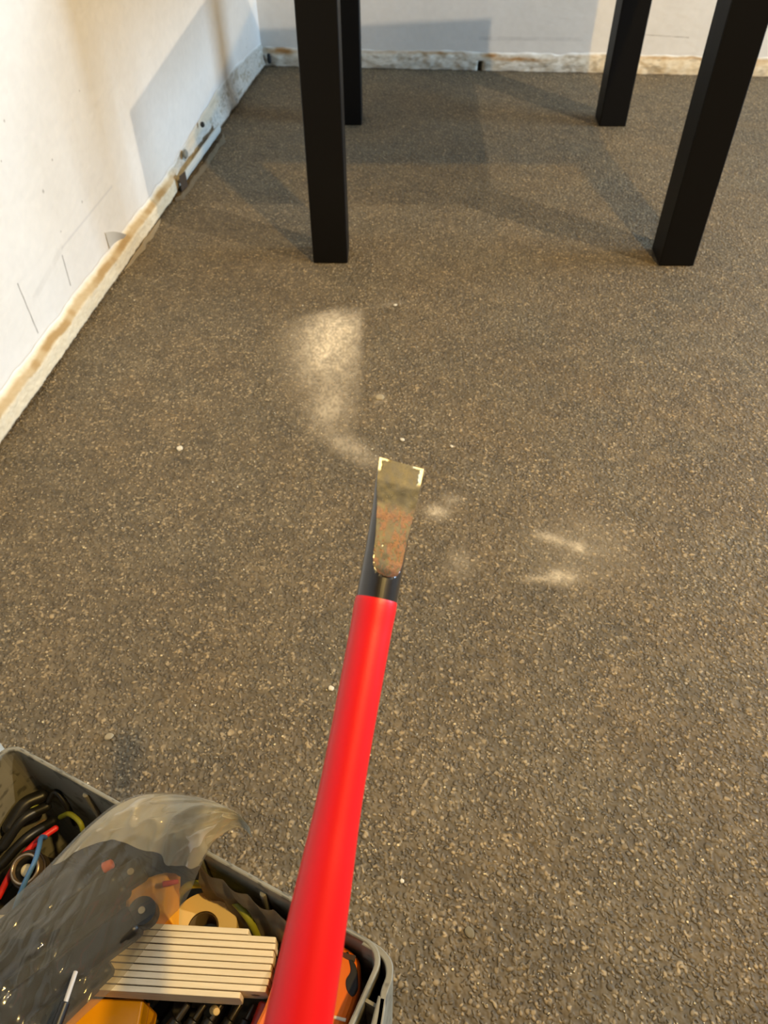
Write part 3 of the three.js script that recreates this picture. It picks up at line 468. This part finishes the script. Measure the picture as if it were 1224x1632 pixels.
// things in the clear bag
const BAGBITS = 'black plastic bars inside the clear bag';
[[[-0.1998, 0.133, -0.1181], [-0.1635, 0.138, -0.1479], 0.0088, 0, 'black plastic bar in the clear bag, furthest from the ruler'],
  [[-0.1960, 0.134, -0.1070], [-0.1400, 0.139, -0.1468], 0.0080, 1, 'black bar with a square knob in the clear bag, pointing at the yellow packet'],
  [[-0.1880, 0.128, -0.0980], [-0.1425, 0.133, -0.1355], 0.0078, 0, 'black plastic bar in the clear bag between the two knobbed bars'],
  [[-0.1800, 0.131, -0.0910], [-0.1305, 0.136, -0.1285], 0.0078, 2, 'black bar with a round knob in the clear bag, next to the ruler'],
  [[-0.1720, 0.124, -0.0830], [-0.1440, 0.127, -0.1110], 0.0072, 0, 'short black bar in the clear bag, over the end of the ruler']].forEach(([a, b, r, knob, label]) => {
  const t = thing('plastic_bar', label, 'plastic part', a, BAGBITS), d = new THREE.Vector3(...b.map((q, k) => q - a[k])), L = d.length();
  const turn = Math.atan2(-d.z, d.x);
  mesh('bar_body', new RoundedBoxGeometry(L * 1.25, r * 1.7, r * 2.1, 3, r * 0.5).translate(L * 0.375, 0, 0).rotateZ(Math.atan2(d.y, Math.hypot(d.x, d.z))).rotateY(turn), BLACK, t);
  if (knob) { const e = d.clone().multiplyScalar(1.06); const g = knob === 1 ? new RoundedBoxGeometry(0.0125, 0.008, 0.013, 3, 0.002) : new THREE.CylinderGeometry(0.0072, 0.0076, 0.008, 24); mesh('knob', g.rotateY(turn).translate(e.x, e.y + 0.001, e.z), BLACK, t); mesh('knob_pin', new THREE.CylinderGeometry(0.0018, 0.0018, 0.0012, 14).translate(e.x, e.y + 0.0052, e.z), std(rgb(150, 140, 120), 0.4), t); }
});
tag(mesh('yellow_packet', (() => { const g = grid(24, 24, (u, v) => { const x = mix(-0.146, -0.1165, u) + 0.004 * (v - 0.5), z = mix(-0.1580, -0.1285, v) + 0.002 * Math.sin(u * 6); const e = Math.min(1, 6 * Math.min(u, 1 - u, v, 1 - v)); return [x, 0.108 + (0.014 + 0.006 * (fbm(u * 5, v * 5, 3) - 0.5)) * Math.sqrt(e), z]; }); return g; })(), std(rgb(246, 176, 50), 0.6, { side: THREE.DoubleSide })), 'soft yellow packet seen through the clear bag', 'packet');
tag(mesh('pink_cap', rod([-0.1530, 0.141, -0.1520], [-0.1480, 0.142, -0.1545], 0.0030, 0.0026), std(rgb(226, 110, 90), 0.5)), 'small pink cap by the square knob in the bag', 'cap');
tag(mesh('red_clip', rod([-0.1235, 0.125, -0.1490], [-0.1150, 0.125, -0.1505], 0.0016, 0.0012), std(rgb(214, 90, 80), 0.5)), 'thin pinkish clip above the yellow packet in the bag', 'clip');
// the clear bag itself
{
  const Lp = [[-0.2270, 0.128, -0.0950], [-0.2196, 0.136, -0.1135], [-0.2002, 0.145, -0.1302], [-0.1820, 0.152, -0.1455], [-0.1598, 0.159, -0.1690], [-0.1443, 0.164, -0.1793], [-0.1276, 0.167, -0.1829], [-0.0963, 0.167, -0.1792], [-0.0806, 0.164, -0.1712], [-0.0712, 0.158, -0.1630]];
  const Rp = [[-0.1830, 0.128, -0.0500], [-0.1656, 0.128, -0.0682], [-0.1528, 0.128, -0.0832], [-0.1378, 0.130, -0.0976], [-0.1153, 0.135, -0.1270], [-0.1058, 0.142, -0.1344], [-0.0953, 0.158, -0.1505], [-0.0889, 0.164, -0.1586], [-0.0771, 0.164, -0.1652], [-0.0714, 0.157, -0.1625]];
  const cl = new THREE.CatmullRomCurve3(Lp.map(V)), cr = new THREE.CatmullRomCurve3(Rp.map(V));
  const t = thing('plastic_bag', 'crinkled clear plastic bag of black bars draped over the toolbox edge', 'bag', [0, 0, 0]);
  const glint = [[-0.1690, -0.1188, 0.0035, 0.0075], [-0.1706, -0.1088, 0.003, 0.003], [-0.1630, -0.0969, 0.0025, 0.003], [-0.1631, -0.0896, 0.003, 0.003], [-0.1670, -0.0843, 0.003, 0.0025], [-0.1709, -0.0825, 0.0025, 0.0022]];
  const sheet = (lift, seed) => grid(170, 110, (u, v) => {
    const a = cl.getPoint(u), b = cr.getPoint(u), e = Math.sin(Math.PI * v), p = a.clone().lerp(b, v);
    const ridge = 1 - Math.abs(2 * fbm(u * 6 + seed + v * 3, v * 3.5 - u * 4, 2) - 1), fine = 1 - Math.abs(2 * fbm(u * 22 + v * 8, v * 9 + seed, 2) - 1);
    const low = smooth(0.55, 0.2, u);
    p.y += e * lift + (0.0035 * (ridge - 0.6) + 0.0022 * (fine - 0.6) * (0.25 + 1.3 * low)) * Math.min(1, e * 3) + (u > 0.86 ? -0.001 : 0);
    if (seed === 2) for (const [x, z, rx, rz] of glint) { const dx = p.x - x, dz = p.z - z, w = Math.exp(-Math.pow((dx / rx) ** 2 + (dz / rz) ** 2, 2)); p.y += w * (-0.42 * dx - 0.20 * dz); }   // flattened creases
    return [p.x, p.y, p.z];
  });
  const film = (clear) => new THREE.MeshPhysicalMaterial({ color: rgb(236, 232, 220), roughness: 0.13, transmission: clear, thickness: 0, ior: 1.5, side: THREE.DoubleSide });
  mesh('upper_film', sheet(0.013, 2), film(0.95), t);
  mesh('lower_film', sheet(0.001, 8), film(0.96), t);
  // the end of the bag lies folded over itself: two more layers of film with a wavy free edge
  const fold = (lift, seed, u0) => grid(90, 80, (u, v) => { const uu = mix(u0 + 0.28 * v + 0.06 * (fbm(v * 5 + seed, 3, 2) - 0.5), 0.985, u), a = cl.getPoint(uu), b = cr.getPoint(uu), e = Math.sin(Math.PI * v), p = a.lerp(b, 0.02 + 0.96 * v); const ridge = 1 - Math.abs(2 * fbm(uu * 8 + seed + v * 4, v * 4 - uu * 5, 2) - 1); return [p.x, p.y + e * lift + 0.0048 * (Math.pow(ridge, 3) - 0.4) * Math.min(1, e * 3), p.z]; });
  mesh('folded_film', fold(0.010, 5, 0.37), film(0.62), t);
  mesh('folded_film', fold(0.006, 13, 0.43), film(0.62), t);
}
// clear rod with black cap lying on the bag
{
  const t = thing('marker_pen', 'thin clear rod with a black cap lying on the bag', 'pen', [-0.1526, 0.147, -0.1014]);
  mesh('clear_rod', rod([0, 0, 0], [-0.0015, 0, 0.0135], 0.0011), phy(rgb(214, 208, 200), 0.2, { transparent: true, opacity: 0.75 }), t);
  mesh('black_cap', rod([-0.0015, 0, 0.0130], [-0.0055, -0.002, 0.034], 0.0024, 0.0026), BLACK, t);
}

// ------------------------------------------------------------------ chips and grit on the floor
{
  const m = std(rgb(214, 204, 182), 0.9);
  const chip = (x, z, sx, sy, sz, turn, seed, label, mat = m) => {
    const g = new THREE.IcosahedronGeometry(1, 2), p = g.attributes.position;
    for (let i = 0; i < p.count; i++) { const a = p.getX(i), b = p.getY(i), c = p.getZ(i), k = 0.75 + 0.5 * vn(a * 1.7 + seed * 5 + 20, c * 1.7 + b + 20); p.setXYZ(i, a * k, clamp(b * k, -0.6, 0.7), c * k); }
    g.scale(sx * 0.8, sy * 0.8, sz * 0.8).rotateY(turn).translate(0, sy * 0.6, 0); const gg = mergeVertices(g); gg.computeVertexNormals();
    const o = mesh('plaster_chip', gg, mat); o.position.set(x, 0.0004, z); tag(o, label, 'chip', 'plaster chips on the floor'); return o;
  };
  const tan = std(rgb(160, 145, 116), 0.9);
  chip(-0.2247, -0.6460, 0.0042, 0.002, 0.0052, 0.6, 1, 'small bright white chip alone on the floor below the left wall');
  chip(-0.2210, -0.3021, 0.0050, 0.002, 0.0034, 0.3, 2, 'cream chip on the floor just above the toolbox corner', tan);
  chip(0.0566, -0.1575, 0.0038, 0.001, 0.0048, 0.2, 3, 'flat pale chip on the floor to the right of the orange tool', std(rgb(122, 112, 90), 0.95));
  chip(0.0118, -0.1908, 0.0018, 0.0012, 0.0021, 0.2, 4, 'tiny cream chip right beside the middle of the red sleeve');
  chip(0.0206, -0.6590, 0.0029, 0.0015, 0.0032, 0.9, 5, 'small white chip just beyond the steel tip');
  chip(-0.0046, -0.7337, 0.0065, 0.0022, 0.0062, 0.1, 6, 'rounded pale lump beside the large dust patch', tan);
  chip(-0.0449, -0.3453, 0.0028, 0.0012, 0.0030, 0.4, 7, 'tiny white chip on the floor left of the red sleeve');
  chip(0.0750, -0.6480, 0.0020, 0.0012, 0.0026, 0.4, 8, 'very small white chip right of the one beyond the steel tip');
  chip(0.0164, -0.9336, 0.0030, 0.0012, 0.0028, 0.4, 9, 'pale crumb at the tail end of the large dust patch');
  const r = rng(91), gs = [];
  for (let i = 0; i < 900; i++) { const z = -1.15 + 1.1 * r(), x = -0.05 + (r() - 0.4) * 1.3 * (0.25 - z * 0.75); if (x < -0.30 + (-z) * 0 - 0.1 * (z < -0.7 ? 1 : 1) || (z > -0.25 && x < 0.03)) continue; const s = 0.0005 + 0.0009 * r() * r(); gs.push(new THREE.TetrahedronGeometry(s, 0).rotateY(r() * 6).rotateX(r() * 6).translate(x, s * 0.5 + 0.0008, z)); }
  const o = mesh('floor_grit', mergeGeometries(gs), std(rgb(224, 208, 176), 0.6)); o.userData = { kind: 'stuff', label: 'fine pale grit scattered over the dark floor', category: 'grit' };
}

renderer.render(scene, camera);
